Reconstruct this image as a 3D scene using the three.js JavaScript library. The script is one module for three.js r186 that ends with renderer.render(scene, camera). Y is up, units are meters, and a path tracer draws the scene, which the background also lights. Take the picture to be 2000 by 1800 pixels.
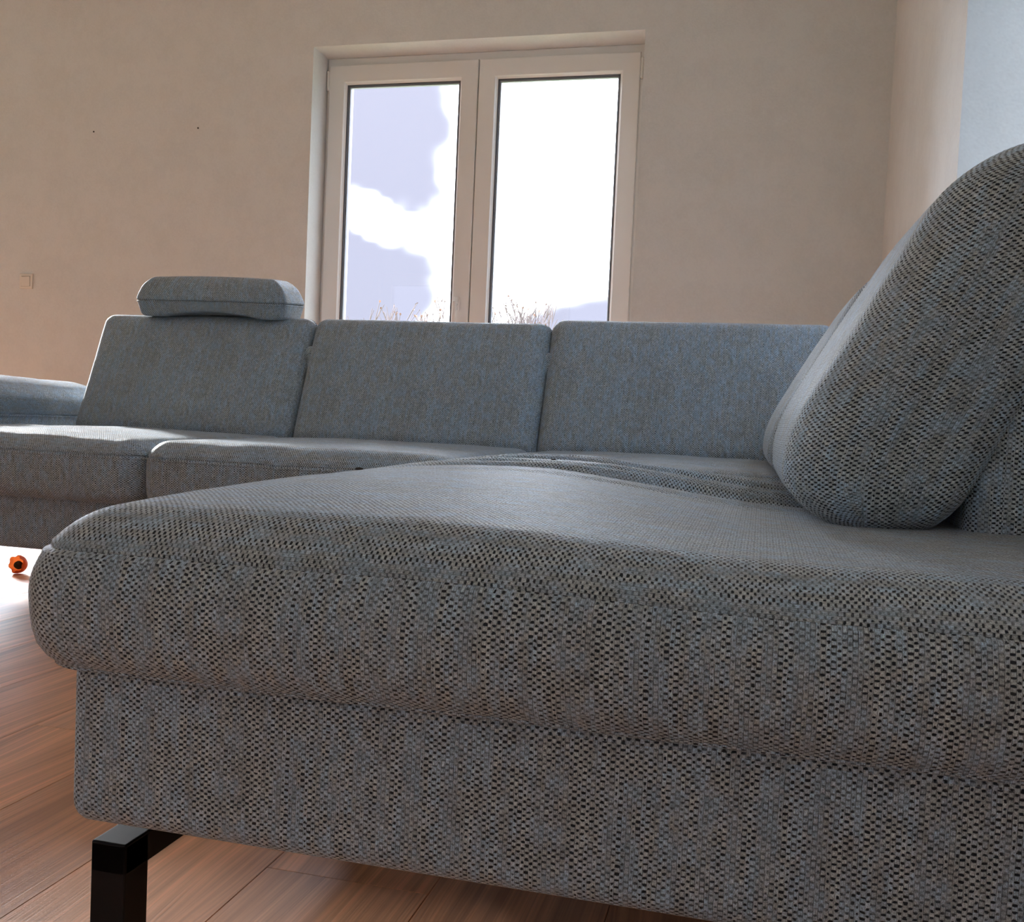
import * as THREE from 'three';
import { mergeGeometries, mergeVertices } from 'three/addons/utils/BufferGeometryUtils.js';
import { RoundedBoxGeometry } from 'three/addons/geometries/RoundedBoxGeometry.js';
import { ImprovedNoise } from 'three/addons/math/ImprovedNoise.js';

// ---------------------------------------------------------------- camera
const D = Math.PI / 180;
const scene = new THREE.Scene();
const camera = new THREE.PerspectiveCamera(2 * Math.atan(900 / 1931.33) / D, 2000 / 1800, 0.02, 400);
{
  const a = -14.0538 * D, b = -2.5495 * D, c = 2.5387 * D;
  const fw = new THREE.Vector3(Math.sin(a) * Math.cos(b), Math.sin(b), -Math.cos(a) * Math.cos(b));
  const rt = new THREE.Vector3(Math.cos(a), 0, Math.sin(a));
  const up = rt.clone().cross(fw);
  const R = rt.clone().multiplyScalar(Math.cos(c)).addScaledVector(up, Math.sin(c));
  const U = up.clone().multiplyScalar(Math.cos(c)).addScaledVector(rt, -Math.sin(c));
  const m = new THREE.Matrix4().makeBasis(R, U, fw.clone().negate());
  camera.quaternion.setFromRotationMatrix(m);
  camera.position.set(0.5174, 0.5226, 0.6736);
}
scene.add(camera);
const renderer = new THREE.WebGLRenderer({ antialias: true });
renderer.toneMapping = THREE.LinearToneMapping;
renderer.toneMappingExposure = 2.8;
renderer.shadowMap.enabled = true;

// ---------------------------------------------------------------- random and noise
function rng(seed) { let s = seed >>> 0; return () => { s = (s + 0x6D2B79F5) | 0; let t = Math.imul(s ^ (s >>> 15), 1 | s); t = (t + Math.imul(t ^ (t >>> 7), 61 | t)) ^ t; return ((t ^ (t >>> 14)) >>> 0) / 4294967296; }; }
const perlin = new ImprovedNoise();
const fbm = (x, y, z, o = 4) => { let s = 0, a = 0.5; for (let i = 0; i < o; i++) { s += a * perlin.noise(x, y, z); x = x * 2.03 + 7.1; y = y * 2.03 + 3.7; z = z * 2.03 + 1.3; a *= 0.5; } return s; };
const clamp = (x, a = 0, b = 1) => Math.min(b, Math.max(a, x));
const sstep = (a, b, x) => { const t = clamp((x - a) / (b - a)); return t * t * (3 - 2 * t); };
const mix = (a, b, t) => a + (b - a) * t;

// ---------------------------------------------------------------- sun: veiled by thin cloud, over the balcony side
const sunAz = -50 * D, sunEl = 17 * D;           // azimuth from the balcony direction (-z) towards +x
const sunDir = new THREE.Vector3(Math.sin(sunAz) * Math.cos(sunEl), Math.sin(sunEl), -Math.cos(sunAz) * Math.cos(sunEl));
const sun = new THREE.DirectionalLight(new THREE.Color(1, 1, 1), 3.4);  // out of view, set to light the arm and the far seat
sun.name = 'sun'; sun.position.copy(sunDir).multiplyScalar(20); sun.target.position.set(-1, 0.8, -1); sun.position.add(sun.target.position);
sun.castShadow = true; sun.shadow.radius = 9; sun.shadow.mapSize.set(2048, 2048);
Object.assign(sun.shadow.camera, { left: -9, right: 9, top: 9, bottom: -9, near: 0.5, far: 60 });
scene.add(sun, sun.target);
// ---------------------------------------------------------------- sky: blue grey with sunlit cloud round the sun
{
  const W = 1024, H = 512, data = new Float32Array(W * H * 4);
  for (let j = 0; j < H; j++) for (let i = 0; i < W; i++) {
    const el = ((j + 0.5) / H - 0.5) * Math.PI, th = ((i + 0.5) / W - 0.5) * 2 * Math.PI;
    const x = Math.cos(el) * Math.cos(th), y = Math.sin(el), z = Math.cos(el) * Math.sin(th);
    const o = (j * W + i) * 4;
    if (y < 0) { data[o] = 0.3; data[o + 1] = 0.3; data[o + 2] = 0.3; data[o + 3] = 1; continue; }
    const ang = Math.acos(clamp(x * sunDir.x + y * sunDir.y + z * sunDir.z, -1, 1)) / D;
    const n = fbm(x * 3.2 + 4.7, y * 6.5, z * 3.2 + 1.9, 6) * 1.2;
    const n2 = fbm(x * 1.6 - 2.2, y * 3 + 5, z * 1.6, 3) * 1.2;
    const az = Math.atan2(x, -z) / D, deg = el / D;
    // darker cloud and a blue gap low over the balcony, with a small white cloud before it
    const nd = fbm(x * 8 + 2.1, y * 15, z * 8 - 3.3, 6);
    const puff = Math.max(sstep(1.15, 0.55, Math.hypot((az + 22.4) / 2.1, (deg - 10.8 + 0.35 * (az + 22.4)) / 1.15) - 0.9 * nd), 0.8 * sstep(1.0, 0.5, Math.hypot((az + 19) / 2.6, (deg - 10.6) / 0.5) - 0.8 * nd));
    const grey = (2.3 + 3.4 * nd) * sstep(9.5, 3, Math.hypot(az + 24.5, (deg - 12) * 0.62)) + (2.6 + 2 * nd) * sstep(8, 3, Math.hypot((az + 6.5) * 0.75, (deg - 4.6) * 2.2)) - 4 * puff;
    const m = sstep(-0.35, 0.6, Math.max(Math.min(1, (62 - ang) / 8), -1.0 + 2.6 * y + n2) + n - grey) ** 2.6;
    const white = 1.9 + 1.2 * y + 9 * Math.exp(-((ang / 46) ** 2)) + 6 * Math.exp(-ang / 10);      // sunlit cloud
    const gap = 0.30 + 0.11 * y;                           // thin blue grey between the clouds
    data[o] = mix(0.79 * gap, white * 0.90, m);
    data[o + 1] = mix(0.83 * gap, white * 0.98, m);
    data[o + 2] = mix(1.08 * gap, white * 1.12, m);
    data[o + 3] = 1;
  }
  const t = new THREE.DataTexture(data, W, H, THREE.RGBAFormat, THREE.FloatType);
  t.mapping = THREE.EquirectangularReflectionMapping; t.magFilter = THREE.LinearFilter; t.minFilter = THREE.LinearFilter;
  t.wrapS = THREE.RepeatWrapping; t.colorSpace = THREE.LinearSRGBColorSpace; t.needsUpdate = true;
  scene.background = t;
}

// ---------------------------------------------------------------- helpers
const used = {};
function numbered(n) { const k = used[n] = (used[n] ?? -1) + 1; return k ? `${n}_${String(k).padStart(3, '0')}` : n; }
function mesh(name, geo, mat, parent) {
  const m = new THREE.Mesh(geo, mat); m.castShadow = m.receiveShadow = true;
  m.name = parent ? name : numbered(name); (parent ?? scene).add(m); return m;
}
function group(name, label, category, grp) {
  const g = new THREE.Group(); g.name = numbered(name); scene.add(g); g.userData = { label, category };
  if (grp) g.userData.group = grp; return g;
}
function tag(o, label, category, grp) { Object.assign(o.userData, { label, category }); if (grp) o.userData.group = grp; return o; }
function struct(o, label, category) { o.userData.kind = 'structure'; o.userData.label = label; o.userData.category = category; return o; }
function boxG(x0, x1, y0, y1, z0, z1, r = 0.003, seg = 2) {
  const g = new RoundedBoxGeometry(x1 - x0, y1 - y0, z1 - z0, seg, Math.min(r, (x1 - x0) / 2.01, (y1 - y0) / 2.01, (z1 - z0) / 2.01));
  g.translate((x0 + x1) / 2, (y0 + y1) / 2, (z0 + z1) / 2); return g;
}
const plainBox = (x0, x1, y0, y1, z0, z1) => { const g = new THREE.BoxGeometry(x1 - x0, y1 - y0, z1 - z0); g.translate((x0 + x1) / 2, (y0 + y1) / 2, (z0 + z1) / 2); return g; };
function merge(list) { return mergeGeometries(list.map(g => { g = g.index ? g.toNonIndexed() : g; for (const k of Object.keys(g.attributes)) if (!['position', 'normal', 'uv'].includes(k)) g.deleteAttribute(k); return g; })); }
function worldUV(geo, s = 1) {          // box-mapped uv in metres
  const g = geo.index ? geo.toNonIndexed() : geo, p = g.attributes.position, n = g.attributes.normal, uv = new Float32Array(p.count * 2);
  for (let i = 0; i < p.count; i++) {
    const ax = Math.abs(n.getX(i)), ay = Math.abs(n.getY(i)), az = Math.abs(n.getZ(i));
    const [u, v] = ax > ay && ax > az ? [p.getZ(i), p.getY(i)] : ay > az ? [p.getX(i), p.getZ(i)] : [p.getX(i), p.getY(i)];
    uv[2 * i] = u / s; uv[2 * i + 1] = v / s;
  }
  g.setAttribute('uv', new THREE.BufferAttribute(uv, 2)); return g;
}
function dataTex(W, H, fn, srgb) {
  const d = new Uint8Array(W * H * 4), px = [0, 0, 0];
  for (let j = 0; j < H; j++) for (let i = 0; i < W; i++) { fn(i, j, px); const o = (j * W + i) * 4; d[o] = clamp(px[0], 0, 255); d[o + 1] = clamp(px[1], 0, 255); d[o + 2] = clamp(px[2], 0, 255); d[o + 3] = 255; }
  const t = new THREE.DataTexture(d, W, H); t.wrapS = t.wrapT = THREE.RepeatWrapping; t.magFilter = THREE.LinearFilter; t.minFilter = THREE.LinearMipmapLinearFilter; t.generateMipmaps = true;
  if (srgb) t.colorSpace = THREE.SRGBColorSpace; t.needsUpdate = true; return t;
}
// tileable value noise on a lattice of n x m cells
function tileNoise(n, m, seed) {
  const r = rng(seed), a = new Float32Array(n * m); for (let i = 0; i < a.length; i++) a[i] = r();
  return (u, v) => { const x = u * n, y = v * m, i = Math.floor(x), j = Math.floor(y), fx = x - i, fy = y - j, sx = fx * fx * (3 - 2 * fx), sy = fy * fy * (3 - 2 * fy);
    const i0 = ((i % n) + n) % n, i1 = (i0 + 1) % n, j0 = ((j % m) + m) % m, j1 = (j0 + 1) % m;
    return mix(mix(a[j0 * n + i0], a[j0 * n + i1], sx), mix(a[j1 * n + i0], a[j1 * n + i1], sx), sy); };
}

// ---------------------------------------------------------------- materials
const TILE = 0.252;      // metres that one repeat of the weave covers
const weave = (() => {
  const N = 2048, C = 78, Rw = 52, cw = N / C, rh = N / Rw, rand = rng(11);
  const col = new Float32Array(N * N * 3), hgt = new Float32Array(N * N);
  const fine = tileNoise(700, 500, 3), hair = tileNoise(512, 160, 4), streak = tileNoise(40, 3, 5), patch = tileNoise(7, 6, 6), tone = tileNoise(38, 14, 7), wob = tileNoise(60, 60, 8);
  // per stitch values
  const st = []; for (let i = 0; i < C; i++) { st.push([]); for (let j = 0; j < Rw; j++) st[i].push({ b: rand(), t: rand(), h: rand(), w: 0.62 + 0.55 * rand(), gx: (rand() - 0.5) * 0.3, gy: (rand() - 0.5) * 0.34, s: rand() }); }
  for (let y = 0; y < N; y++) for (let x = 0; x < N; x++) {
    const u = x / N, v = y / N;
    const cx = x / cw + 0.16 * (wob(u * 1.0, v) - 0.5), ci = ((Math.floor(cx) % C) + C) % C, fx = cx - Math.floor(cx) - 0.5;
    const ry = y / rh + (ci % 2 ? 0.5 : 0) + 0.2 * (wob(v, u) - 0.5), rj = ((Math.floor(ry) % Rw) + Rw) % Rw, fy = ry - Math.floor(ry) - 0.5;
    const s = st[ci][rj];
    const strong = ci % 2 ? 0.72 : 1.05;
    // rounded yarn float between two gaps
    const gyv = Math.abs(0.5 - Math.abs(fy) + 0.22 * fx * fx - 0.02) ;
    const ax = Math.abs(fx + s.gx * 0.4);
    const dash = sstep(0.60 * s.w * strong, 0.36 * s.w * strong, ax) * sstep(0.225 * (0.75 + 0.5 * s.h), 0.095, gyv + s.gy * 0.10);
    const side = sstep(0.40, 0.5, Math.abs(fx)) * (0.42 + 0.58 * sstep(0.5, 0.85, s.s));
    const f = fine(u, v), h2 = hair(u, v), st2 = streak(u, v), pt = patch(u, v), tn = tone(u, v);
    const open = 0.55 + 0.9 * sstep(0.25, 0.75, 0.55 * st2 + 0.45 * tn);
    const gap = clamp(dash * open * (0.75 + 0.5 * s.h) + side * (0.5 + 0.9 * f), 0, 1);
    let L = 0.64 * (0.84 + 0.26 * s.b) * (0.62 + 0.72 * f) * (0.76 + 0.46 * h2) * (0.96 + 0.08 * pt) * (0.84 + 0.32 * st2);
    const k = s.t * 0.28 + tn * 0.72;    // grey, blue grey, olive grey yarn mix
    const kb = sstep(0.46, 0.30, k), ko = sstep(0.52, 0.70, k), r = 0.855 - 0.08 * kb + 0.05 * ko, g = 1.0, b = 1.12 + 0.07 * kb - 0.10 * ko;
    const o = (y * N + x) * 3;
    col[o] = mix(L * r, 0.012, gap); col[o + 1] = mix(L * g, 0.019, gap); col[o + 2] = mix(L * b, 0.028, gap);
    hgt[y * N + x] = clamp((1 - gap) * (0.55 + 0.35 * Math.cos(fx * 2.6) * Math.cos(fy * 1.6)) + 0.22 * (f - 0.5) + 0.12 * (h2 - 0.5));
  }
  const enc = c => 255 * (c <= 0.0031308 ? 12.92 * c : 1.055 * Math.pow(c, 1 / 2.4) - 0.055);
  return {
    map: dataTex(N, N, (i, j, p) => { const o = (j * N + i) * 3; p[0] = enc(col[o]); p[1] = enc(col[o + 1]); p[2] = enc(col[o + 2]); }, true),
    bump: dataTex(N, N, (i, j, p) => { p[0] = p[1] = p[2] = 255 * hgt[j * N + i]; }),
  };
})();
const fabric = new THREE.MeshPhysicalMaterial({ name: 'fabric', map: weave.map, bumpMap: weave.bump, bumpScale: 0.0010, roughness: 0.55, specularIntensity: 1, sheen: 0.8, sheenRoughness: 0.6, sheenColor: new THREE.Color(0.80, 0.84, 0.88) });
const thread = new THREE.MeshStandardMaterial({ name: 'thread', color: new THREE.Color(0.17, 0.165, 0.155), roughness: 0.9 });
const blackMetal = new THREE.MeshPhysicalMaterial({ name: 'black_metal', color: new THREE.Color(0.008, 0.008, 0.008), roughness: 0.6, specularIntensity: 0.35 });
const plasterBump = (() => { const a = tileNoise(190, 190, 21), b = tileNoise(60, 60, 22), c = tileNoise(12, 12, 23); return dataTex(1024, 1024, (i, j, p) => { const u = i / 1024, v = j / 1024; p[0] = p[1] = p[2] = 255 * (0.5 * a(u, v) + 0.35 * b(u, v) + 0.15 * c(u, v)); }); })();
const plasterMap = (() => { const a = tileNoise(140, 140, 24), b = tileNoise(9, 9, 25), c = tileNoise(31, 27, 26); return dataTex(1024, 1024, (i, j, p) => { const u = i / 1024, v = j / 1024, k = 0.965 + 0.02 * a(u, v) + 0.02 * b(u, v) + 0.015 * c(u, v); p[0] = 255 * k; p[1] = 255 * k; p[2] = 255 * k; }, true); })();
const wallPaint = new THREE.MeshStandardMaterial({ name: 'wall_paint', color: new THREE.Color(0.765, 0.77, 0.755), map: plasterMap, bumpMap: plasterBump, bumpScale: 0.0005, roughness: 0.92 });
const ceilPaint = new THREE.MeshStandardMaterial({ name: 'ceiling_paint', color: new THREE.Color(0.88, 0.875, 0.86), roughness: 0.95 });
const pvc = new THREE.MeshPhysicalMaterial({ name: 'white_plastic_frame', color: new THREE.Color(0.86, 0.85, 0.83), roughness: 0.35 });
const gasket = new THREE.MeshStandardMaterial({ name: 'grey_gasket', color: new THREE.Color(0.10, 0.10, 0.115), roughness: 0.6 });
const spacer = new THREE.MeshStandardMaterial({ name: 'glazing_spacer', color: new THREE.Color(0.35, 0.36, 0.38), roughness: 0.4, metalness: 0.6 });
const glass = new THREE.MeshPhysicalMaterial({ name: 'window_glass', color: 0xffffff, transmission: 1, thickness: 0, roughness: 0.0, ior: 1.5 });
const switchWhite = new THREE.MeshStandardMaterial({ name: 'switch_plastic', color: new THREE.Color(0.80, 0.76, 0.69), roughness: 0.4 });
const chrome = new THREE.MeshStandardMaterial({ name: 'brushed_steel', color: new THREE.Color(0.6, 0.6, 0.6), metalness: 1, roughness: 0.35 });
const dark = new THREE.MeshStandardMaterial({ name: 'dark_hole', color: new THREE.Color(0.03, 0.025, 0.02), roughness: 1 });
const wood = (() => {
  const g1 = tileNoise(300, 6, 31), g2 = tileNoise(90, 4, 32), g3 = tileNoise(14, 5, 33), g4 = tileNoise(900, 24, 34), g5 = tileNoise(5, 9, 35);
  const val = (u, v) => { const w = u + 0.03 * (g3(u, v) - 0.5) + 0.012 * (g5(u, v) - 0.5); return [g1(w, v), g2(w, v), g3(w, v), g4(w, v), g5(u, v)]; };
  const map = dataTex(1024, 1024, (i, j, p) => { const [a, b, c, d, e] = val(i / 1024, j / 1024), k = 0.80 + 0.13 * a + 0.15 * (b - 0.5) + 0.14 * (c - 0.5) + 0.07 * (d - 0.5) - 0.10 * sstep(0.78, 0.95, a);
    p[0] = 255 * k * (0.95 + 0.02 * e); p[1] = 255 * k * 0.70; p[2] = 255 * k * (0.53 - 0.02 * e); }, true);
  const bump = dataTex(1024, 1024, (i, j, p) => { const [a, , , d] = val(i / 1024, j / 1024); p[0] = p[1] = p[2] = 255 * (0.5 * a + 0.5 * d); });
  const tints = [[1, 1, 1], [0.93, 0.92, 0.91], [1.05, 1.03, 1.0], [0.98, 0.95, 0.92]];
  return tints.map(t => new THREE.MeshPhysicalMaterial({ name: 'oak_laminate', map, bumpMap: bump, bumpScale: 0.0002, color: new THREE.Color(...t), roughness: 0.42, specularIntensity: 0.9 }));
})();
const subfloorMat = new THREE.MeshStandardMaterial({ name: 'subfloor', color: new THREE.Color(0.14, 0.09, 0.06), roughness: 1 });

// ---------------------------------------------------------------- room shell
const XL = -5.7, XR = 0.9855, ZB = -3.919, ZF = 3.2, YC = 2.78, TH = 0.34;
const WIN1 = { x0: -1.742, x1: -0.094, y0: 0.06, y1: 2.316 };
const WIN3 = { x0: -5.22, x1: -3.592, y0: 0.06, y1: 2.12 };  // mostly out of view, lets light onto the arm and the far seat
const UNSEEN_WIN4 = { x0: -4.4, x1: -1.2, y0: 0.06, y1: 2.316 };    // unseen glazed doors behind the camera, placed to light the sofa fronts
const WIN2 = { z0: -2.19, z1: -0.54, y0: 0.78, y1: 2.316 };
function wallWithHoles(w, h, holes, thick) {
  const s = new THREE.Shape([new THREE.Vector2(0, 0), new THREE.Vector2(w, 0), new THREE.Vector2(w, h), new THREE.Vector2(0, h)]);
  for (const [a, b, c, d] of holes) s.holes.push(new THREE.Path([new THREE.Vector2(a, c), new THREE.Vector2(a, d), new THREE.Vector2(b, d), new THREE.Vector2(b, c)]));
  return new THREE.ExtrudeGeometry(s, { depth: thick, bevelEnabled: false });
}
{
  let g = wallWithHoles(XR - XL + 2 * TH, YC + 0.3, [[WIN1.x0 - XL + TH, WIN1.x1 - XL + TH, WIN1.y0 + 0.15, WIN1.y1 + 0.15], [WIN3.x0 - XL + TH, WIN3.x1 - XL + TH, WIN3.y0 + 0.15, WIN3.y1 + 0.15]], TH);
  g.translate(XL - TH, -0.15, ZB - TH);
  const wb = struct(mesh('wall_back', worldUV(g), wallPaint), 'cream painted plaster wall behind the sofa', 'wall');
  for (const [x, y] of [[-2.994, 1.932], [-2.374, 1.934]]) { const c = new THREE.CylinderGeometry(0.0042, 0.0042, 0.004, 12); c.rotateX(Math.PI / 2); c.translate(x, y, ZB); mesh('drill_hole', c, dark, wb); }
  g = wallWithHoles(ZF - ZB, YC + 0.3, [[WIN2.z0 - ZB, WIN2.z1 - ZB, WIN2.y0 + 0.15, WIN2.y1 + 0.15]], TH);
  g.rotateY(-Math.PI / 2); g.translate(XR + TH, -0.15, ZB);
  struct(mesh('wall_right', worldUV(g), wallPaint), 'cream painted plaster wall beside the chaise', 'wall');
  struct(mesh('wall_left', worldUV(plainBox(XL - TH, XL, -0.15, YC + 0.15, ZB, ZF)), wallPaint), 'cream painted plaster wall at the far end of the sofa', 'wall');
  g = wallWithHoles(XR - XL + 2 * TH, YC + 0.3, [[UNSEEN_WIN4.x0 - XL + TH, UNSEEN_WIN4.x1 - XL + TH, UNSEEN_WIN4.y0 + 0.15, UNSEEN_WIN4.y1 + 0.15]], TH);
  g.translate(XL - TH, -0.15, ZF);
  struct(mesh('wall_front', worldUV(g), wallPaint), 'cream painted plaster wall facing the sofa', 'wall');
  struct(mesh('ceiling', worldUV(plainBox(XL - TH, XR + TH, YC, YC + 0.3, ZB - TH, ZF + TH)), ceilPaint), 'white painted ceiling', 'ceiling');
  // oak laminate floor, one mesh for each plank, long side towards the balcony door
  const fl = struct(mesh('floor', plainBox(XL - TH, XR + TH, -0.15, -0.0085, ZB - TH, ZF + TH), subfloorMat), 'warm oak laminate plank floor', 'floor');
  const PW = 0.193, PL = 1.285, ch = 0.0005, rand = rng(77);
  function plank(x0, x1, z0, z1) {
    const P = [], Nn = [], U = [], T = [], y0 = -0.0015, ou = rand() * 3, ov = rand() * 3;
    const quad = (a, b, c, d) => { const k = P.length / 3; for (const q of [a, b, c, d]) { P.push(...q); U.push((q[0] - x0) / 0.75 + ou, (q[2] - z0) / 1.6 + ov); } T.push(k, k + 1, k + 2, k, k + 2, k + 3); };
    const a = [x0 + ch, 0, z0 + ch], b = [x0 + ch, 0, z1 - ch], c = [x1 - ch, 0, z1 - ch], d = [x1 - ch, 0, z0 + ch];
    const A = [x0, y0, z0], B = [x0, y0, z1], C = [x1, y0, z1], E = [x1, y0, z0], dn = q => [q[0], -0.0085, q[2]];
    quad(a, b, c, d); quad(A, B, b, a); quad(B, C, c, b); quad(C, E, d, c); quad(E, A, a, d);
    quad(dn(A), dn(B), B, A); quad(dn(B), dn(C), C, B); quad(dn(C), dn(E), E, C); quad(dn(E), dn(A), A, E);
    const g = new THREE.BufferGeometry(); g.setAttribute('position', new THREE.Float32BufferAttribute(P, 3)); g.setAttribute('uv', new THREE.Float32BufferAttribute(U, 2)); g.setIndex(T); g.computeVertexNormals(); return g;
  }
  const gapw = 0.00025;
  for (let i = Math.floor(XL / PW) - 1; i * PW < XR; i++) {
    const x0 = Math.max(i * PW, XL), x1 = Math.min((i + 1) * PW, XR); if (x1 - x0 < 0.01) continue;
    const shift = -0.332 + ((i * 0.4167) % 1) * PL;
    for (let k = -8; k < 8; k++) {
      const z0 = Math.max(shift + k * PL, ZB), z1 = Math.min(shift + (k + 1) * PL, ZF); if (z1 - z0 < 0.01) continue;
      mesh('plank', plank(x0 + gapw, x1 - gapw, z0 + gapw, z1 - gapw), wood[Math.floor(rand() * 4)], fl);
    }
  }
}
// ---------------------------------------------------------------- windows
// a leaf or frame in its own plane: x across, y up, z towards the room
function casing(x0, x1, y0, y1, w, z0, z1, r = 0.004) {
  const q = (a, b, c, d) => [new THREE.Vector2(a, c), new THREE.Vector2(b, c), new THREE.Vector2(b, d), new THREE.Vector2(a, d)];
  const s = new THREE.Shape(q(x0 + r, x1 - r, y0 + r, y1 - r)); s.holes.push(new THREE.Path(q(x0 + w - r, x1 - w + r, y0 + w - r, y1 - w + r).reverse()));
  const g = new THREE.ExtrudeGeometry(s, { depth: z1 - z0 - 2 * r, bevelEnabled: true, bevelSize: r, bevelThickness: r, bevelSegments: 2 }); g.translate(0, 0, z0 + r); return g;
}
function bevelRing(x0, x1, y0, y1, w, zOut, zIn) {       // glazing bead that slopes from the leaf down to the pane
  const P = [], T = [], o = [[x0, y0], [x1, y0], [x1, y1], [x0, y1]], n = [[x0 + w, y0 + w], [x1 - w, y0 + w], [x1 - w, y1 - w], [x0 + w, y1 - w]];
  for (let k = 0; k < 4; k++) { const l = (k + 1) % 4, b = P.length / 3; P.push(...o[k], zOut, ...o[l], zOut, ...n[l], zIn, ...n[k], zIn); T.push(b, b + 1, b + 2, b, b + 2, b + 3); }
  const g = new THREE.BufferGeometry(); g.setAttribute('position', new THREE.Float32BufferAttribute(P, 3)); g.setAttribute('uv', new THREE.Float32BufferAttribute(new Float32Array(P.length / 3 * 2), 2)); g.setIndex(T); g.computeVertexNormals(); return g;
}
function windowLever(parent, x, y, z) {
  const h = mesh('handle', merge([boxG(x - 0.015, x + 0.015, y - 0.035, y + 0.035, z, z + 0.011, 0.005), (() => { const c = new THREE.CylinderGeometry(0.010, 0.011, 0.03, 16); c.rotateX(Math.PI / 2); c.translate(x, y, z + 0.026); return c; })(), boxG(x - 0.011, x + 0.011, y - 0.118, y + 0.012, z + 0.034, z + 0.05, 0.007, 3)]), pvc, parent);
  h.userData.label = 'white window lever handle'; return h;
}
function doubleWindow(name, o, leaves, label, S = 0.086) {   // o: x0 x1 y0 y1 of the opening; origin at z = 0 is the room face of the fixed frame
  const w = new THREE.Group(); w.name = name; scene.add(w); struct(w, label, 'window');
  const F = 0.055;
  mesh('frame', casing(o.x0, o.x1, o.y0, o.y1, F, -0.075, 0), pvc, w);
  const n = leaves, a = o.x0 + 0.016, b = o.x1 - 0.036, lw = (b - a) / n, top = o.y1 - 0.04, bot = o.y0 + 0.03;
  for (let k = 1; k < n; k++) mesh('meeting_rebate', boxG(a + k * lw - 0.03, a + k * lw + 0.03, bot + 0.01, top - 0.01, -0.066, -0.006, 0.003), pvc, w);
  for (let k = 0; k < n; k++) {
    const x0 = a + k * lw + (k ? 0.0022 : 0), x1 = a + (k + 1) * lw - (k < n - 1 ? 0.0022 : 0);
    const leaf = mesh('sash', casing(x0, x1, bot, top, S, -0.05, 0.016, 0.005), pvc, w);
    mesh('glazing_bead', bevelRing(x0 + S - 0.001, x1 - S + 0.001, bot + S - 0.001, top - S + 0.001, 0.010, 0.010, -0.004), pvc, leaf);
    const i = S + 0.0085;
    mesh('gasket', casing(x0 + i, x1 - i, bot + i, top - i, 0.0065, -0.024, -0.004, 0.001), gasket, leaf);
    mesh('spacer', casing(x0 + i + 0.002, x1 - i - 0.002, bot + i + 0.002, top - i - 0.002, 0.011, -0.032, -0.014, 0.001), spacer, leaf);
    for (const z of [-0.012, -0.034]) { const p = new THREE.PlaneGeometry(x1 - x0 - 2 * S, top - bot - 2 * S); p.translate((x0 + x1) / 2, (bot + top) / 2, z); mesh('glass_pane', p, glass, leaf); }
    if (k % 2 === 0) windowLever(leaf, x1 - S / 2 - 0.018, 1.075, 0.016);
    const hx = k % 2 ? x1 + 0.008 : x0 - 0.006;
    for (const y of [top - 0.075, bot + 0.075]) mesh('hinge_cover', boxG(hx - 0.007, hx + 0.007, y - 0.05, y + 0.05, 0, 0.02, 0.006), pvc, leaf);
  }
  return w;
}
{
  const w1 = doubleWindow('window_1', WIN1, 2, 'white double-leaf balcony window in the wall behind the sofa');
  w1.position.set(0, 0, ZB - 0.172);
  // small smudge on the right pane
  const rp = w1.children.filter(c => c.name === 'sash')[1];
  const sm = []; const r = rng(5); for (let k = 0; k < 7; k++) { const c = new THREE.CylinderGeometry(0.0035 + 0.003 * r(), 0.0035, 0.0006, 7); c.rotateX(Math.PI / 2); c.scale(1 + r(), 1, 1); c.translate(-0.548 + k * 0.0055, 2.10 + 0.012 * r() + 0.0012 * k, -0.0112); sm.push(c); }
  mesh('smudge', merge(sm), new THREE.MeshStandardMaterial({ name: 'smudge', color: new THREE.Color(0.45, 0.45, 0.45), roughness: 1, transparent: true, opacity: 0.4 }), rp);
  const w2 = doubleWindow('window_2', { x0: -WIN2.z1, x1: -WIN2.z0, y0: WIN2.y0, y1: WIN2.y1 }, 2, 'white double-leaf window in the wall beside the chaise');
  w2.rotation.y = -Math.PI / 2; w2.position.set(XR + 0.165, 0, 0);
  doubleWindow('window_3', WIN3, 2, 'white double-leaf balcony window beside the light switch, mostly out of view').position.set(0, 0, ZB - 0.172);
  const w4 = doubleWindow('window_4', { x0: -UNSEEN_WIN4.x1, x1: -UNSEEN_WIN4.x0, y0: UNSEEN_WIN4.y0, y1: UNSEEN_WIN4.y1 }, 4, 'unseen white four-leaf glazed doors facing the sofa, placed to light its fronts');
  w4.rotation.y = Math.PI; w4.position.set(0, 0, ZF + 0.172);
  const sill = struct(mesh('trim_1', boxG(XR - 0.02, XR + 0.165, WIN2.y0 - 0.0, WIN2.y0 + 0.02, WIN2.z0 + 0.001, WIN2.z1 - 0.001, 0.004), pvc), 'white inner sill of the side window', 'sill');
}
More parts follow.
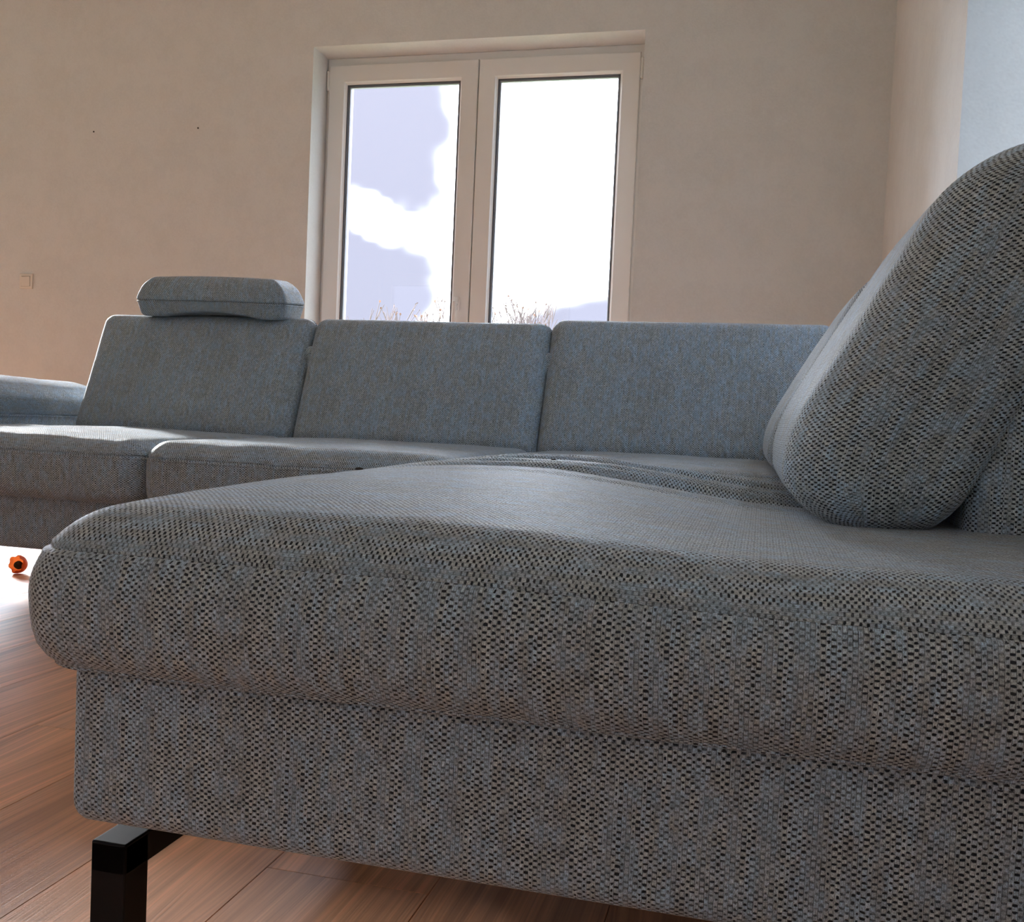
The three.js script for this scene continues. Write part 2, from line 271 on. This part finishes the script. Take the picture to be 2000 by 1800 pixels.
// ---------------------------------------------------------------- upholstered pads
// A pad lies in its own axes: plan w (x) by d (z) with corners of radius rc, height h (y) with lower edge radius rb and upper edge radius rt.
// seam: height at which the top cover meets the side band. deform moves points, uvTop gives the weave's direction on the top.
function pad(o) {
  const { w, d, h, rc = 0.05, rb = 0.02, rt = 0.05, seam = null, step = 0.015, deform, turnTop = false, turnSide = false, off = [0, 0], groove = 0.0036, bulge = 0 } = o;
  const hw = w / 2, hd = d / 2, nx = Math.max(2, Math.round((w - 2 * rc) / step)), nz = Math.max(2, Math.round((d - 2 * rc) / step)), nc = Math.max(5, Math.round(rc * 1.6 / Math.min(step, 0.012)));
  // outline: list of [straight-part x sign/frac...] evaluated for an inset e
  const spec = [];
  for (let i = 0; i < nz; i++) spec.push(['s', 1, i / nz]); for (let i = 0; i < nc; i++) spec.push(['c', 1, i / nc]);   // +x side from +z to -z handled by sign below
  const ring = e => {
    const r = Math.max(rc - e, 0.0), ax = Math.max(hw - e, 0), az = Math.max(hd - e, 0), rx = Math.min(r, ax), rz = Math.min(r, az), rr = Math.min(rx, rz), out = [];
    const sx = ax - rr, sz = az - rr;
    for (let i = 0; i < nx; i++) out.push([mix(-sx, sx, i / nx), az, 0, 1]);
    for (let i = 0; i < nc; i++) { const t = i / nc * Math.PI / 2; out.push([sx + rr * Math.sin(t), sz + rr * Math.cos(t), Math.sin(t), Math.cos(t)]); }
    for (let i = 0; i < nz; i++) out.push([ax, mix(sz, -sz, i / nz), 1, 0]);
    for (let i = 0; i < nc; i++) { const t = i / nc * Math.PI / 2; out.push([sx + rr * Math.cos(t), -sz - rr * Math.sin(t), Math.cos(t), -Math.sin(t)]); }
    for (let i = 0; i < nx; i++) out.push([mix(sx, -sx, i / nx), -az, 0, -1]);
    for (let i = 0; i < nc; i++) { const t = i / nc * Math.PI / 2; out.push([-sx - rr * Math.sin(t), -sz - rr * Math.cos(t), -Math.sin(t), -Math.cos(t)]); }
    for (let i = 0; i < nz; i++) out.push([-ax, mix(-sz, sz, i / nz), -1, 0]);
    for (let i = 0; i < nc; i++) { const t = i / nc * Math.PI / 2; out.push([-sx - rr * Math.cos(t), sz + rr * Math.sin(t), -Math.cos(t), Math.sin(t)]); }
    out.push(out[0].slice()); return out;
  };
  // profile rings: {e inset, y, v side coordinate, x extra unfolded length on top, top flag}
  const prof = [], emin = Math.min(hw, hd), nr = Math.max(3, Math.round((emin - Math.max(rb, rt)) / step));
  for (let k = 0; k < 4; k++) prof.push({ e: mix(emin * 0.98, rb, k / 4), y: 0, v: -mix(emin, rb, k / 4) + rb });
  const nb = 5; for (let k = 0; k <= nb; k++) { const t = k / nb * Math.PI / 2; prof.push({ e: rb - rb * Math.sin(t), y: rb - rb * Math.cos(t), v: rb * t }); }
  const ys = seam ?? (h - rt), vtop = y => rb * Math.PI / 2 + (y - rb), sidePts = [];
  const ns = Math.max(2, Math.round((h - rt - rb) / step));
  for (let k = 1; k < ns; k++) sidePts.push(mix(rb, h - rt, k / ns));
  const put = y => {                                      // ring on the side or on the upper edge arc
    if (y <= h - rt) return { e: 0, y, v: vtop(y), x: 0 };
    const t = Math.asin(clamp((y - (h - rt)) / rt)); return { e: rt * (1 - Math.cos(t)), y, v: vtop(h - rt) + rt * t, x: 0 };
  };
  const arc = []; const na = Math.max(6, Math.round(rt * 1.57 / Math.min(step, 0.009))); for (let k = 0; k <= na; k++) arc.push(h - rt + rt * Math.sin(k / na * Math.PI / 2));
  let heights = [...sidePts, ...arc];
  if (seam !== null) { heights = heights.filter(y => Math.abs(y - seam) > 0.007); heights.push(seam - 0.0062, seam - 0.0045, seam - 0.003, seam - 0.0012, seam, seam + 0.0012, seam + 0.0035); heights.sort((a, b) => a - b); }
  heights.forEach(y => { const q = put(y); if (seam !== null) q.e += groove * (Math.exp(-(((y - seam) / 0.0016) ** 2)) - 0.55 * Math.exp(-(((y - seam + 0.0036) / 0.0016) ** 2))); q.onSeam = seam !== null ? y === seam : Math.abs(y - (h - rt)) < 1e-9; prof.push(q); });
  const vEnd = vtop(h - rt) + rt * Math.PI / 2;
  for (let k = 1; k <= nr; k++) { const e = mix(rt, emin, k / nr); prof.push({ e, y: h, v: vEnd + (e - rt), cap: true }); }
  const M = prof.length, rings = prof.map(q => ring(q.e)), n = rings[0].length;
  const pos = new Float32Array(M * n * 3), p = new THREE.Vector3();
  const arcU = [0]; { const r0 = ring(0); for (let i = 1; i < n; i++) arcU.push(arcU[i - 1] + Math.hypot(r0[i][0] - r0[i - 1][0], r0[i][1] - r0[i - 1][1])); }
  for (let k = 0; k < M; k++) for (let i = 0; i < n; i++) {
    const q = rings[k][i], b = bulge * Math.sin(Math.PI * clamp(prof[k].y / h)) * (prof[k].cap ? 0 : 1);
    p.set(q[0] + q[2] * b, prof[k].y, q[1] + q[3] * b); if (deform) deform(p, { hw, hd, h, ux: q[0] / hw, uz: q[1] / hd, uy: prof[k].y / h });
    pos.set([p.x, p.y, p.z], (k * n + i) * 3);
  }
  const idx = []; for (let k = 0; k < M - 1; k++) for (let i = 0; i < n - 1; i++) { const a = k * n + i, b = a + 1, c = a + n, e = c + 1; idx.push(a, b, e, a, e, c); }
  const full = new THREE.BufferGeometry(); full.setAttribute('position', new THREE.BufferAttribute(pos, 3)); full.setIndex(idx); full.computeVertexNormals();
  const nor = full.attributes.normal.array;
  for (let k = 0; k < M; k++) { const a = k * n * 3, b = (k * n + n - 1) * 3; for (let c = 0; c < 3; c++) { const s = nor[a + c] + nor[b + c]; nor[a + c] = nor[b + c] = s; } const l = Math.hypot(nor[a], nor[a + 1], nor[a + 2]) || 1; for (let c = 0; c < 3; c++) nor[a + c] = nor[b + c] = nor[a + c] / l; }
  const ks = prof.findIndex(q => q.onSeam);
  const piece = (k0, k1, uvf) => {
    const g = new THREE.BufferGeometry(), m = k1 - k0 + 1, uv = new Float32Array(m * n * 2), ix = [];
    for (let k = 0; k < m; k++) for (let i = 0; i < n; i++) { const q = uvf(k + k0, i); uv[(k * n + i) * 2] = q[0] / TILE + off[0]; uv[(k * n + i) * 2 + 1] = q[1] / TILE + off[1]; }
    for (let k = 0; k < m - 1; k++) for (let i = 0; i < n - 1; i++) { const a = k * n + i, b = a + 1, c = a + n, e = c + 1; ix.push(a, b, e, a, e, c); }
    g.setAttribute('position', new THREE.BufferAttribute(pos.slice(k0 * n * 3, (k1 + 1) * n * 3), 3));
    g.setAttribute('normal', new THREE.BufferAttribute(nor.slice(k0 * n * 3, (k1 + 1) * n * 3), 3));
    g.setAttribute('uv', new THREE.BufferAttribute(uv, 2)); g.setIndex(ix); return g;
  };
  const side = piece(0, ks, (k, i) => turnSide ? [prof[k].v, arcU[i]] : [arcU[i], prof[k].v]);
  const top = piece(ks, M - 1, (k, i) => {
    const q = rings[k][i], ex = prof[k].cap ? 0 : (vEnd - prof[k].v) - (rt - prof[k].e) , e2 = [q[0] + q[2] * Math.max(ex, 0), q[1] + q[3] * Math.max(ex, 0)];
    return turnTop ? [e2[1] + 0.31, e2[0] + 0.17] : [e2[0] + 0.31, -e2[1] + 0.17];
  });
  // a line of points along the seam (for stitching), pushed out by s
  const seamLine = (dy = 0, s = 0.0006) => { const k = ks, out = []; for (let i = 0; i < n; i++) { const o2 = (k * n + i) * 3; out.push(new THREE.Vector3(pos[o2] + nor[o2] * s, pos[o2 + 1] + dy, pos[o2 + 2] + nor[o2 + 2] * s)); } return out; };
  const lineAt = (y, s) => { let k = 0; prof.forEach((q, i) => { if (!q.cap && i > 3 && Math.abs(q.y - y) < Math.abs(prof[k].y - y)) k = i; }); const out = []; for (let i = 0; i < n - 1; i++) { const o2 = (k * n + i) * 3; out.push(new THREE.Vector3(pos[o2] + nor[o2] * s, pos[o2 + 1] + nor[o2 + 1] * s, pos[o2 + 2] + nor[o2 + 2] * s)); } return out; };
  return { side, top, lineAt, seamLine, full: mergeGeometries([side, top]) };
}
function stitches(line, pitch, len, rad, keep = () => true) {
  const c = new THREE.CatmullRomCurve3(line), L = c.getLength(), list = [], n = Math.floor(L / pitch), base = new THREE.CapsuleGeometry(rad, len, 2, 6).toNonIndexed(), q = new THREE.Quaternion(), up = new THREE.Vector3(0, 1, 0);
  c.arcLengthDivisions = 2000; c.updateArcLengths();
  for (let k = 0; k < n; k++) { const u = (k + 0.5) / n, p = c.getPointAt(u); if (!keep(p)) continue; const g = base.clone(); q.setFromUnitVectors(up, c.getTangentAt(u)); g.applyQuaternion(q); g.translate(p.x, p.y, p.z); list.push(g); }
  return list.length ? mergeGeometries(list) : null;
}
const xf = (geo, m) => { geo.applyMatrix4(m); return geo; };
function place(res, m, name, parent, opt = {}) {         // the pad's pieces become one cushion mesh, stitched seam as its sub-part
  const c = mesh(name, xf(mergeGeometries([res.side, res.top]), m), fabric, parent);
  if (opt.stitch) { const s = stitches(res.seamLine(opt.dy ?? -0.0045, opt.out ?? 0.0008), 0.0075, 0.0035, 0.00115, opt.keep); if (s) mesh('stitching', xf(s, m), thread, c); }
  return c;
}
const T = (x, y, z, rx = 0, ry = 0, rz = 0) => new THREE.Matrix4().compose(new THREE.Vector3(x, y, z), new THREE.Quaternion().setFromEuler(new THREE.Euler(rx, ry, rz)), new THREE.Vector3(1, 1, 1));

// ---------------------------------------------------------------- the corner sofa
const Y0 = 0.18, Y1 = 0.300, YS = 0.403, YT = 0.444;
const sofa = group('corner_sofa', 'grey blue woven fabric corner sofa with chaise and black metal legs', 'sofa');
const simple = (name, x0, x1, y0, y1, z0, z1, r, off = [0, 0], step = 0.03) => place(pad({ w: x1 - x0, d: z1 - z0, h: y1 - y0, rc: r, rb: r, rt: r * 0.6, step, off }), T((x0 + x1) / 2, y0, (z0 + z1) / 2), name, sofa);
// bases
simple('chaise_base', -0.010, 0.95, Y0, Y1 + 0.012, -1.98, 0.0, 0.018, [0.1, 0.4], 0.02);
simple('sofa_base', -1.70, 0.02, Y0, Y1 + 0.012, -1.98, -1.19, 0.018, [0.3, 0.2]);
// frame of the backs
simple('back_frame', -1.42, 0.955, 0.20, 0.70, -2.16, -1.93, 0.04);
simple('side_frame', 0.716, 0.958, 0.30, 0.72, -1.97, -0.362, 0.03, [0.2, 0.7], 0.02);
// seats
const wr = (x, z) => fbm(x * 1.3, 3.1, z * 9, 3);
{
  // chaise seat: crown, a slack hollow and creases towards the corner
  const B0 = 0.304, cx = (-0.049 + 0.93) / 2, cz = (0.022 - 1.16) / 2;
  const res = pad({ w: 0.979, d: 1.182, h: 0.434 - B0, rc: 0.06, rb: 0.034, rt: 0.066, groove: 0.0026, seam: YS - B0, step: 0.0085, turnTop: true, off: [0.05, 0.33], bulge: 0.009, deform: (p, q) => {
    const X = p.x + cx, Z = p.z + cz, f = sstep(0.3, 1, q.uy), cr = (1 - q.ux ** 4) * (1 - Math.abs(q.uz) ** 3) * (1 - sstep(0.22, 0.58, X));
    p.y += f * (0.028 * cr - 0.004 * sstep(0.3, 0.58, X) + 0.003 * fbm(X * 5, 1.7, Z * 5, 2));
    const zone = sstep(-0.38, -0.66, Z) * sstep(-1.14, -1.02, Z) * sstep(-0.02, 0.16, X) * sstep(0.75, 0.58, X);
    const wv = Z + 0.10 * X + 0.028 * fbm(X * 3.1, 0.4, Z * 2, 2);
    p.y += f * zone * 0.0054 * (Math.sin(wv * 78) + 0.7 * Math.sin(wv * 131 + 2 + 3 * X)) * (0.6 + 1.1 * clamp(fbm(X * 4, 9.2, Z * 7, 2) + 0.35));
    if (q.uy < 0.25) p.y += 0.004 * fbm(X * 4 + Z * 4, 0.5, 0.2, 2);
    p.x += (1 - f) * 0.004 * fbm(X * 3, p.y * 6, Z * 3, 2); p.z += (1 - f) * 0.005 * fbm(X * 3.3 + 5, p.y * 6, Z * 3, 2);
  } });
  const cush = place(res, T(cx, B0, cz), 'chaise_seat_cushion', sofa, { stitch: true, keep: p => p.z > 0.45 || p.x < -0.4 });
  const welt = new THREE.TubeGeometry(new THREE.CatmullRomCurve3(res.lineAt(0.009, -0.0008), true), 900, 0.0024, 6, true); { const u = welt.attributes.uv; for (let i = 0; i < u.count; i++) u.setXY(i, u.getX(i) * 17, u.getY(i) * 0.06); }
  mesh('welt', xf(welt, T(cx, B0, cz)), fabric, cush);
}
function seat(x0, x1, z0, z1, off, seed) {
  const cx = (x0 + x1) / 2, cz = (z0 + z1) / 2;
  const res = pad({ w: x1 - x0, d: z1 - z0, h: YT - 0.004 - 0.30, rc: 0.05, rb: 0.025, rt: 0.045, seam: YS - 0.30, step: 0.015, turnTop: true, off, bulge: 0.006, deform: (p, q) => {
    const X = p.x + cx, Z = p.z + cz, f = sstep(0.3, 1, q.uy);
    p.y += f * (0.010 * (1 - q.ux ** 2) * (1 - q.uz ** 2) + 0.006 * fbm(X * 6 + seed, 1.7, Z * 8, 3) * (1 - q.ux ** 4) + 0.002 * Math.sin(40 * (Z + 0.3 * X + 0.1 * fbm(X * 4, seed, Z * 4, 2))) * sstep(-0.2, 0.2, fbm(X * 5, seed + 3, Z * 5, 2)) * (1 - q.ux ** 2));
    p.x += 0.004 * fbm(X * 3, p.y * 5 + seed, Z * 3, 2); p.z += 0.005 * (1 - f) * fbm(X * 4 + 5, p.y * 6, Z * 3 + seed, 2);
  } });
  return place(res, T(cx, 0.30, cz), 'seat_cushion', sofa, { stitch: true, keep: p => p.z > 0.25 });
}
seat(-1.50, -0.751, -1.88, -1.148, [0.4, 0.1], 1.3);
seat(-0.745, -0.052, -1.88, -1.150, [0.7, 0.6], 4.1);
seat(-0.046, 0.72, -1.90, -1.135, [0.2, 0.9], 7.7);
// back cushions: pad plan is the front face (w across, d up the slope), its height is the thickness
function backCushion(x0, x1, off, seed, dTop = 0) {
  const zb = -1.812, yb = 0.425, lean = Math.atan2(0.137, 0.345), d = 0.394 + dTop, th = 0.15;
  const res = pad({ w: x1 - x0, d, h: th, rc: 0.035, rb: 0.03, rt: 0.038, seam: th - 0.034, step: 0.014, off, bulge: 0.006, deform: (p, q) => {
    const f = sstep(0.2, 1, q.uy);
    p.y += f * (0.012 * (1 - q.ux ** 4) * (1 - q.uz ** 4) + 0.006 * (1 - q.ux ** 2) * sstep(-0.6, 0.9, q.uz) + 0.004 * fbm(p.x * 5 + seed, 2.2, p.z * 5, 2) - 0.004);
    p.z += 0.004 * fbm(p.x * 4 + seed, p.y * 5, 0.3, 2) * (1 - f * 0.3);
  } });
  // local: x across, y = outwards (to the room), z = down the slope
  const m = new THREE.Matrix4().makeBasis(new THREE.Vector3(1, 0, 0), new THREE.Vector3(0, Math.sin(lean), Math.cos(lean)), new THREE.Vector3(0, -Math.cos(lean), Math.sin(lean)));
  const up = new THREE.Vector3(0, Math.cos(lean), -Math.sin(lean)), out = new THREE.Vector3(0, Math.sin(lean), Math.cos(lean));
  const c = new THREE.Vector3((x0 + x1) / 2, yb, zb).addScaledVector(up, d / 2).addScaledVector(out, -th);
  m.setPosition(c);
  return place(res, m, 'back_cushion', sofa, { stitch: true, dy: -0.003, keep: p => p.z < -d / 2 + 0.03 });
}
backCushion(-1.447, -0.750, [0.13, 0.2], 2.1);
backCushion(-0.745, -0.052, [0.55, 0.7], 5.2);
backCushion(-0.047, 0.690, [0.82, 0.4], 9.4, 0.012);
// side back cushions along the chaise
const curve = pts => y => { for (let i = 1; i < pts.length; i++) if (y <= pts[i][0] || i === pts.length - 1) { const [a, b] = [pts[i - 1], pts[i]]; return mix(a[1], b[1], (y - a[0]) / (b[0] - a[0])); } };
const smoothCurve = pts => { const c = curve(pts); return y => (c(y - 0.03) + 2 * c(y - 0.015) + 2 * c(y) + 2 * c(y + 0.015) + c(y + 0.03)) / 8; };
const frontX = smoothCurve([[0.38, 0.60], [0.42, 0.572], [0.455, 0.546], [0.49, 0.540], [0.543, 0.556], [0.605, 0.592], [0.661, 0.622], [0.725, 0.655], [0.774, 0.678], [0.83, 0.70]]);
const rearX = smoothCurve([[0.38, 0.685], [0.43, 0.702], [0.55, 0.762], [0.70, 0.830], [0.83, 0.885]]);
function sideCushion(z0, z1, dx, off, seed, H = 0.385) {
  const yb = 0.424, th = 0.15, L = z1 - z0;
  const res = pad({ w: L, d: H, h: th, rc: 0.042, rb: 0.03, rt: 0.06, turnSide: true, step: 0.012, off, bulge: 0.004, deform: (p, q) => {
    p.y += sstep(0.2, 1, q.uy) * (0.014 * (1 - q.ux ** 2) * (1 - q.uz ** 2) + 0.003 * fbm(p.x * 5 + seed, 2.2, p.z * 5, 2));
    const y = yb + H / 2 - p.z, t = p.y / th;                       // z of the pad points down
    const X = mix(rearX(y), frontX(y), t) + dx;
    p.set(X, y + 0.10 * (t - 0.5) * -0.12, (z0 + z1) / 2 + p.x);
  } });
  return place(res, new THREE.Matrix4(), 'side_back_cushion', sofa);
}
sideCushion(-1.04, -0.345, 0, [0.35, 0.05], 3.3);
sideCushion(-1.76, -1.045, -0.012, [0.62, 0.5], 6.1);
// low arm at the far end
{
  const res = pad({ w: 0.24, d: 0.88, h: 0.362, rc: 0.05, rb: 0.02, rt: 0.03, seam: 0.285, step: 0.015, off: [0.45, 0.8], bulge: 0.004, deform: (p, q) => {
    const f = sstep(0.70, 1, q.uy); p.y += f * (0.036 * (1 - q.ux ** 2) + 0.003 * fbm(p.x * 9, 0.3, p.z * 9, 2)) - 0.010 * f * sstep(0.3, -1, q.uz) + 0.004;
    p.x += 0.012 * sstep(0.72, 0.95, q.uy) * q.ux; p.x += 0.004 * fbm(p.x * 3, p.y * 12, p.z * 7, 2);
  } });
  place(res, T(-1.615, 0.18, -1.60), 'armrest', sofa, { stitch: true, keep: p => p.x > 0 });
}
// legs: inverted frames of flat black steel, a post at each end of a rail
function legFrame(x, z0, z1) {
  const h = 0.0165;
  const rail = mesh('leg_rail', boxG(x - h, x + h, 0.128, 0.155, z0, z1, 0.002), blackMetal, sofa);
  for (const z of [z1 - 0.10, z0 + 0.10]) mesh('spacer_plate', boxG(x - h + 0.002, x + h - 0.002, 0.154, 0.182, z - 0.04, z + 0.04, 0.002), blackMetal, rail);
  for (const z of [z1 - h, z0 + h]) { const l = mesh('leg', boxG(x - h, x + h, 0.003, 0.1545, z - h, z + h, 0.002), blackMetal, sofa); mesh('floor_glide', boxG(x - h + 0.002, x + h - 0.002, 0, 0.004, z - h + 0.002, z + h - 0.002, 0.001), gasket, l); }
}
legFrame(0.0105, -0.62, -0.03); legFrame(0.90, -0.62, -0.035); legFrame(0.90, -1.95, -1.35); legFrame(-1.67, -1.72, -1.22);

// ---------------------------------------------------------------- headrest on the back
{
  const L = 0.486, Dp = 0.15, Hh = 0.116;
  const res = pad({ w: L, d: Dp, h: Hh, rc: 0.022, rb: 0.012, rt: 0.03, seam: 0.046, step: 0.008, off: [0.27, 0.61], deform: (p, q) => {
    const y0 = 0.052, up = clamp((p.y - y0) / (Hh - y0)), lo = clamp((y0 - p.y) / y0);
    p.x *= 1 - 0.13 * Math.pow(up, 1.3) - 0.055 * Math.pow(lo, 1.3); p.z *= 1 - 0.24 * Math.pow(up, 1.5) - 0.12 * lo;
    p.y += 0.005 * (1 - q.ux ** 2) * up; p.y += 0.016 * lo * Math.max(0, 1 - (p.x / 0.165) ** 2) * sstep(-0.035, 0.03, p.z);
  } });
  const m = T(-1.062, 0.777, -1.985, 0.08, 0, -0.012);
  const c = mesh('headrest', xf(mergeGeometries([res.side, res.top]), m), fabric, sofa); c.userData.label = 'padded headrest standing on the sofa back';
  const s = stitches(res.seamLine(0.0, 0.0006), 0.0075, 0.0035, 0.0010, p => p.z > 0.02 || p.x > 0.2); mesh('stitching', xf(s, m), thread, c);
  for (const x of [-1.17, -0.955]) { const r = new THREE.CylinderGeometry(0.006, 0.006, 0.06, 12); r.translate(x, 0.775, -2.0); mesh('support_rod', r, chrome, c); }
}

// ---------------------------------------------------------------- light switch
{
  const s = group('light_switch', 'small square cream light switch on the wall between the two balcony windows', 'switch');
  s.position.set(-3.390, 1.140, ZB);
  mesh('cover_frame', casing(-0.0405, 0.0405, -0.0405, 0.0405, 0.0135, 0, 0.009, 0.002), switchWhite, s);
  const r = mesh('rocker', boxG(-0.0265, 0.0265, -0.0265, 0.0265, 0, 0.012, 0.002), switchWhite, s); r.rotation.x = 0.05; r.position.z = 0.0005;
}
// ---------------------------------------------------------------- dried orange flower under the sofa
{
  const f = group('orange_flower', 'small crumpled orange flower head lying on the floor under the sofa', 'flower');
  const pet = new THREE.MeshPhysicalMaterial({ name: 'orange_petal', color: new THREE.Color(0.72, 0.16, 0.03), roughness: 0.8, transmission: 0.4, thickness: 0, side: THREE.DoubleSide });
  const heart = new THREE.MeshStandardMaterial({ name: 'dark_heart', color: new THREE.Color(0.05, 0.03, 0.01), roughness: 1 });
  f.position.set(-1.575, 0, -1.775);
  const R = 0.026;
  const gg = new THREE.SphereGeometry(R, 28, 18, 0, Math.PI * 2, 0, Math.PI * 0.62), p = gg.attributes.position;
  for (let i = 0; i < p.count; i++) { const x = p.getX(i), y = p.getY(i), z = p.getZ(i), a = Math.atan2(z, x), rim = sstep(0.4, -0.35, y / R); const k = 1 + 0.13 * Math.sin(a * 6 + 0.5) * rim + 0.10 * fbm(x * 60, y * 60, z * 60, 2); p.setXYZ(i, x * k, y * (1 + 0.2 * rim * Math.sin(a * 3)), z * k); }
  gg.computeVertexNormals(); gg.rotateX(-Math.PI / 2 - 0.25); gg.rotateZ(0.2); gg.translate(0, 0.0265, 0);
  gg.computeBoundingBox(); gg.translate(0, -gg.boundingBox.min.y + 0.0003, 0);
  mesh('petals', gg, pet, f);
  const hg = new THREE.IcosahedronGeometry(0.0125, 2), hp = hg.attributes.position; for (let i = 0; i < hp.count; i++) { const k = 1 + 0.25 * fbm(hp.getX(i) * 150, hp.getY(i) * 150, hp.getZ(i) * 150, 2); hp.setXYZ(i, hp.getX(i) * k, hp.getY(i) * k, hp.getZ(i) * k); }
  hg.computeVertexNormals(); hg.translate(0.005, 0.0255, 0.004); mesh('heart', hg, heart, f);
}
// crumbs on the chaise seat
{
  const crumb = new THREE.MeshStandardMaterial({ name: 'crumb', color: new THREE.Color(0.06, 0.05, 0.04), roughness: 1 });
  scene.updateMatrixWorld(true);
  const top = sofa.children.find(c => c.name === 'chaise_seat_cushion'), ray = new THREE.Raycaster();
  for (const [x, z, s, label] of [[0.015, -0.52, 0.0036, 'dark crumb lying alone by the open edge of the chaise'], [0.005, -1.00, 0.0026, 'smaller dark crumb on the chaise towards the seat cushions'], [0.23, -0.72, 0.0026, 'brown crumb beside the creases in the chaise seat']]) {
    ray.set(new THREE.Vector3(x, 1, z), new THREE.Vector3(0, -1, 0)); const hit = ray.intersectObject(top, false)[0]; const y = hit ? hit.point.y : 0.45;
    const g = new THREE.IcosahedronGeometry(s, 1), p = g.attributes.position; for (let i = 0; i < p.count; i++) p.setXYZ(i, p.getX(i) * 1.6, p.getY(i) * 0.6, p.getZ(i));
    g.translate(x, y + s * 0.5, z); tag(mesh('crumb', g, crumb), label, 'crumb', 'crumbs on the chaise seat');
  }
}
// ---------------------------------------------------------------- outside: ground and bare shrubs
{
  const n1 = tileNoise(60, 60, 41), n2 = tileNoise(11, 11, 42);
  const map = dataTex(512, 512, (i, j, p) => { const u = i / 512, v = j / 512, k = 0.75 + 0.3 * n1(u, v) + 0.2 * (n2(u, v) - 0.5); p[0] = 105 * k; p[1] = 112 * k; p[2] = 80 * k; }, true);
  map.repeat.set(20, 20);
  const g = new THREE.PlaneGeometry(160, 160); g.rotateX(-Math.PI / 2); g.translate(0, -0.2, 0);
  struct(mesh('ground', g, new THREE.MeshStandardMaterial({ name: 'pale_ground', map, roughness: 1 })), 'pale winter lawn outside the house', 'ground');
  const bark = new THREE.MeshStandardMaterial({ name: 'bark', color: new THREE.Color(0.20, 0.16, 0.15), roughness: 1 });
  const leafM = new THREE.MeshStandardMaterial({ name: 'withered_leaf', color: new THREE.Color(0.30, 0.16, 0.10), roughness: 1, side: THREE.DoubleSide });
  function shrub(x, z, h, seed, spread, label, leafy) {
    const s = group('bare_shrub', label, 'shrub', undefined); s.position.set(x, -0.2, z);
    const r = rng(seed), list = [], leaves = [], up = new THREE.Vector3(0, 1, 0);
    const seg = (a, b, r0, r1) => { const d = b.clone().sub(a), l = d.length(), g = new THREE.CylinderGeometry(r1, r0, l, 5, 1); g.translate(0, l / 2, 0); g.applyQuaternion(new THREE.Quaternion().setFromUnitVectors(up, d.normalize())); g.translate(a.x, a.y, a.z); list.push(g); };
    const grow = (a, dir, len, rad, depth) => {
      const b = a.clone().addScaledVector(dir, len); seg(a, b, rad, rad * 0.72);
      if (depth === 0) { if (r() < leafy) { const g = new THREE.CircleGeometry(0.022, 6); g.scale(1, 1.4, 1); g.rotateX(r() * 3); g.rotateY(r() * 3); g.translate(b.x, b.y, b.z); leaves.push(g); } return; }
      const k = depth > 2 ? 3 : 2 + (r() < 0.5 ? 1 : 0);
      for (let i = 0; i < k; i++) { const nd = dir.clone().multiplyScalar(1.25).add(new THREE.Vector3((r() - 0.5) * spread, r() * 0.5, (r() - 0.5) * spread)).normalize(); grow(b, nd, len * (0.62 + 0.25 * r()), Math.max(0.009, rad * 0.68), depth - 1); }
    };
    for (let i = 0; i < 5; i++) grow(new THREE.Vector3((r() - 0.5) * 0.2, 0, (r() - 0.5) * 0.2), new THREE.Vector3((r() - 0.5) * 0.9, 1, (r() - 0.5) * 0.9).normalize(), h * 0.30, 0.022, 4);
    const all = merge(list); all.computeBoundingBox(); const sc = h / all.boundingBox.max.y; all.scale(sc, sc, sc); mesh('branches', all, bark, s);
    if (leaves.length) { const l = merge(leaves); l.scale(sc, sc, sc); const lm = mesh('leaves', l, leafM, s); lm.userData.kind = 'stuff'; }
  }
  shrub(-7.29, -18.6, 3.0, 5, 1.0, 'tall bare shrub with a few withered leaves, farthest out beyond the balcony window', 0.5);
  shrub(-4.69, -14.6, 2.58, 17, 1.1, 'low bare shrub with many withered leaves, closest outside the balcony window', 0.7);
  shrub(-3.97, -17.9, 3.1, 29, 1.1, 'bare twiggy shrub with hardly any leaves outside the window leaf without a handle', 0.25);
}
// unseen building, placed close outside the side window to dim and cool its jamb
{
  const g = group('unseen_garage', 'unseen blue grey building close outside the side window, placed to dim its jamb', 'unseen_garage');
  g.position.set(2.5, -0.2, -1.2);
  const grey = new THREE.MeshStandardMaterial({ name: 'unseen_garage_render', color: new THREE.Color(0.15, 0.18, 0.215), bumpMap: plasterBump, bumpScale: 0.002, roughness: 0.95 });
  mesh('wall', worldUV(plainBox(0, 3.2, 0, 4.1, -5.5, 5.5)), grey, g);
  mesh('roof', boxG(-0.18, 3.38, 4.1, 4.28, -5.7, 5.7, 0.02), gasket, g);
  mesh('unseen_garage_door', boxG(0.35, 2.85, 0.02, 2.2, 5.5, 5.54, 0.01), pvc, g);
}
// unseen screen wall outside, placed to keep the sun off the right wall
{
  const w = struct(mesh('wall_unseen_screen', worldUV(plainBox(-2.92, -2.76, -0.2, 3.7, -6.72, ZB - TH)), wallPaint), 'unseen screen wall between two windows, placed to keep sun off the wall beside the chaise', 'wall');
}
scene.traverse(o => { if (o.isMesh) { o.castShadow = true; o.receiveShadow = true; } });
renderer.render(scene, camera);
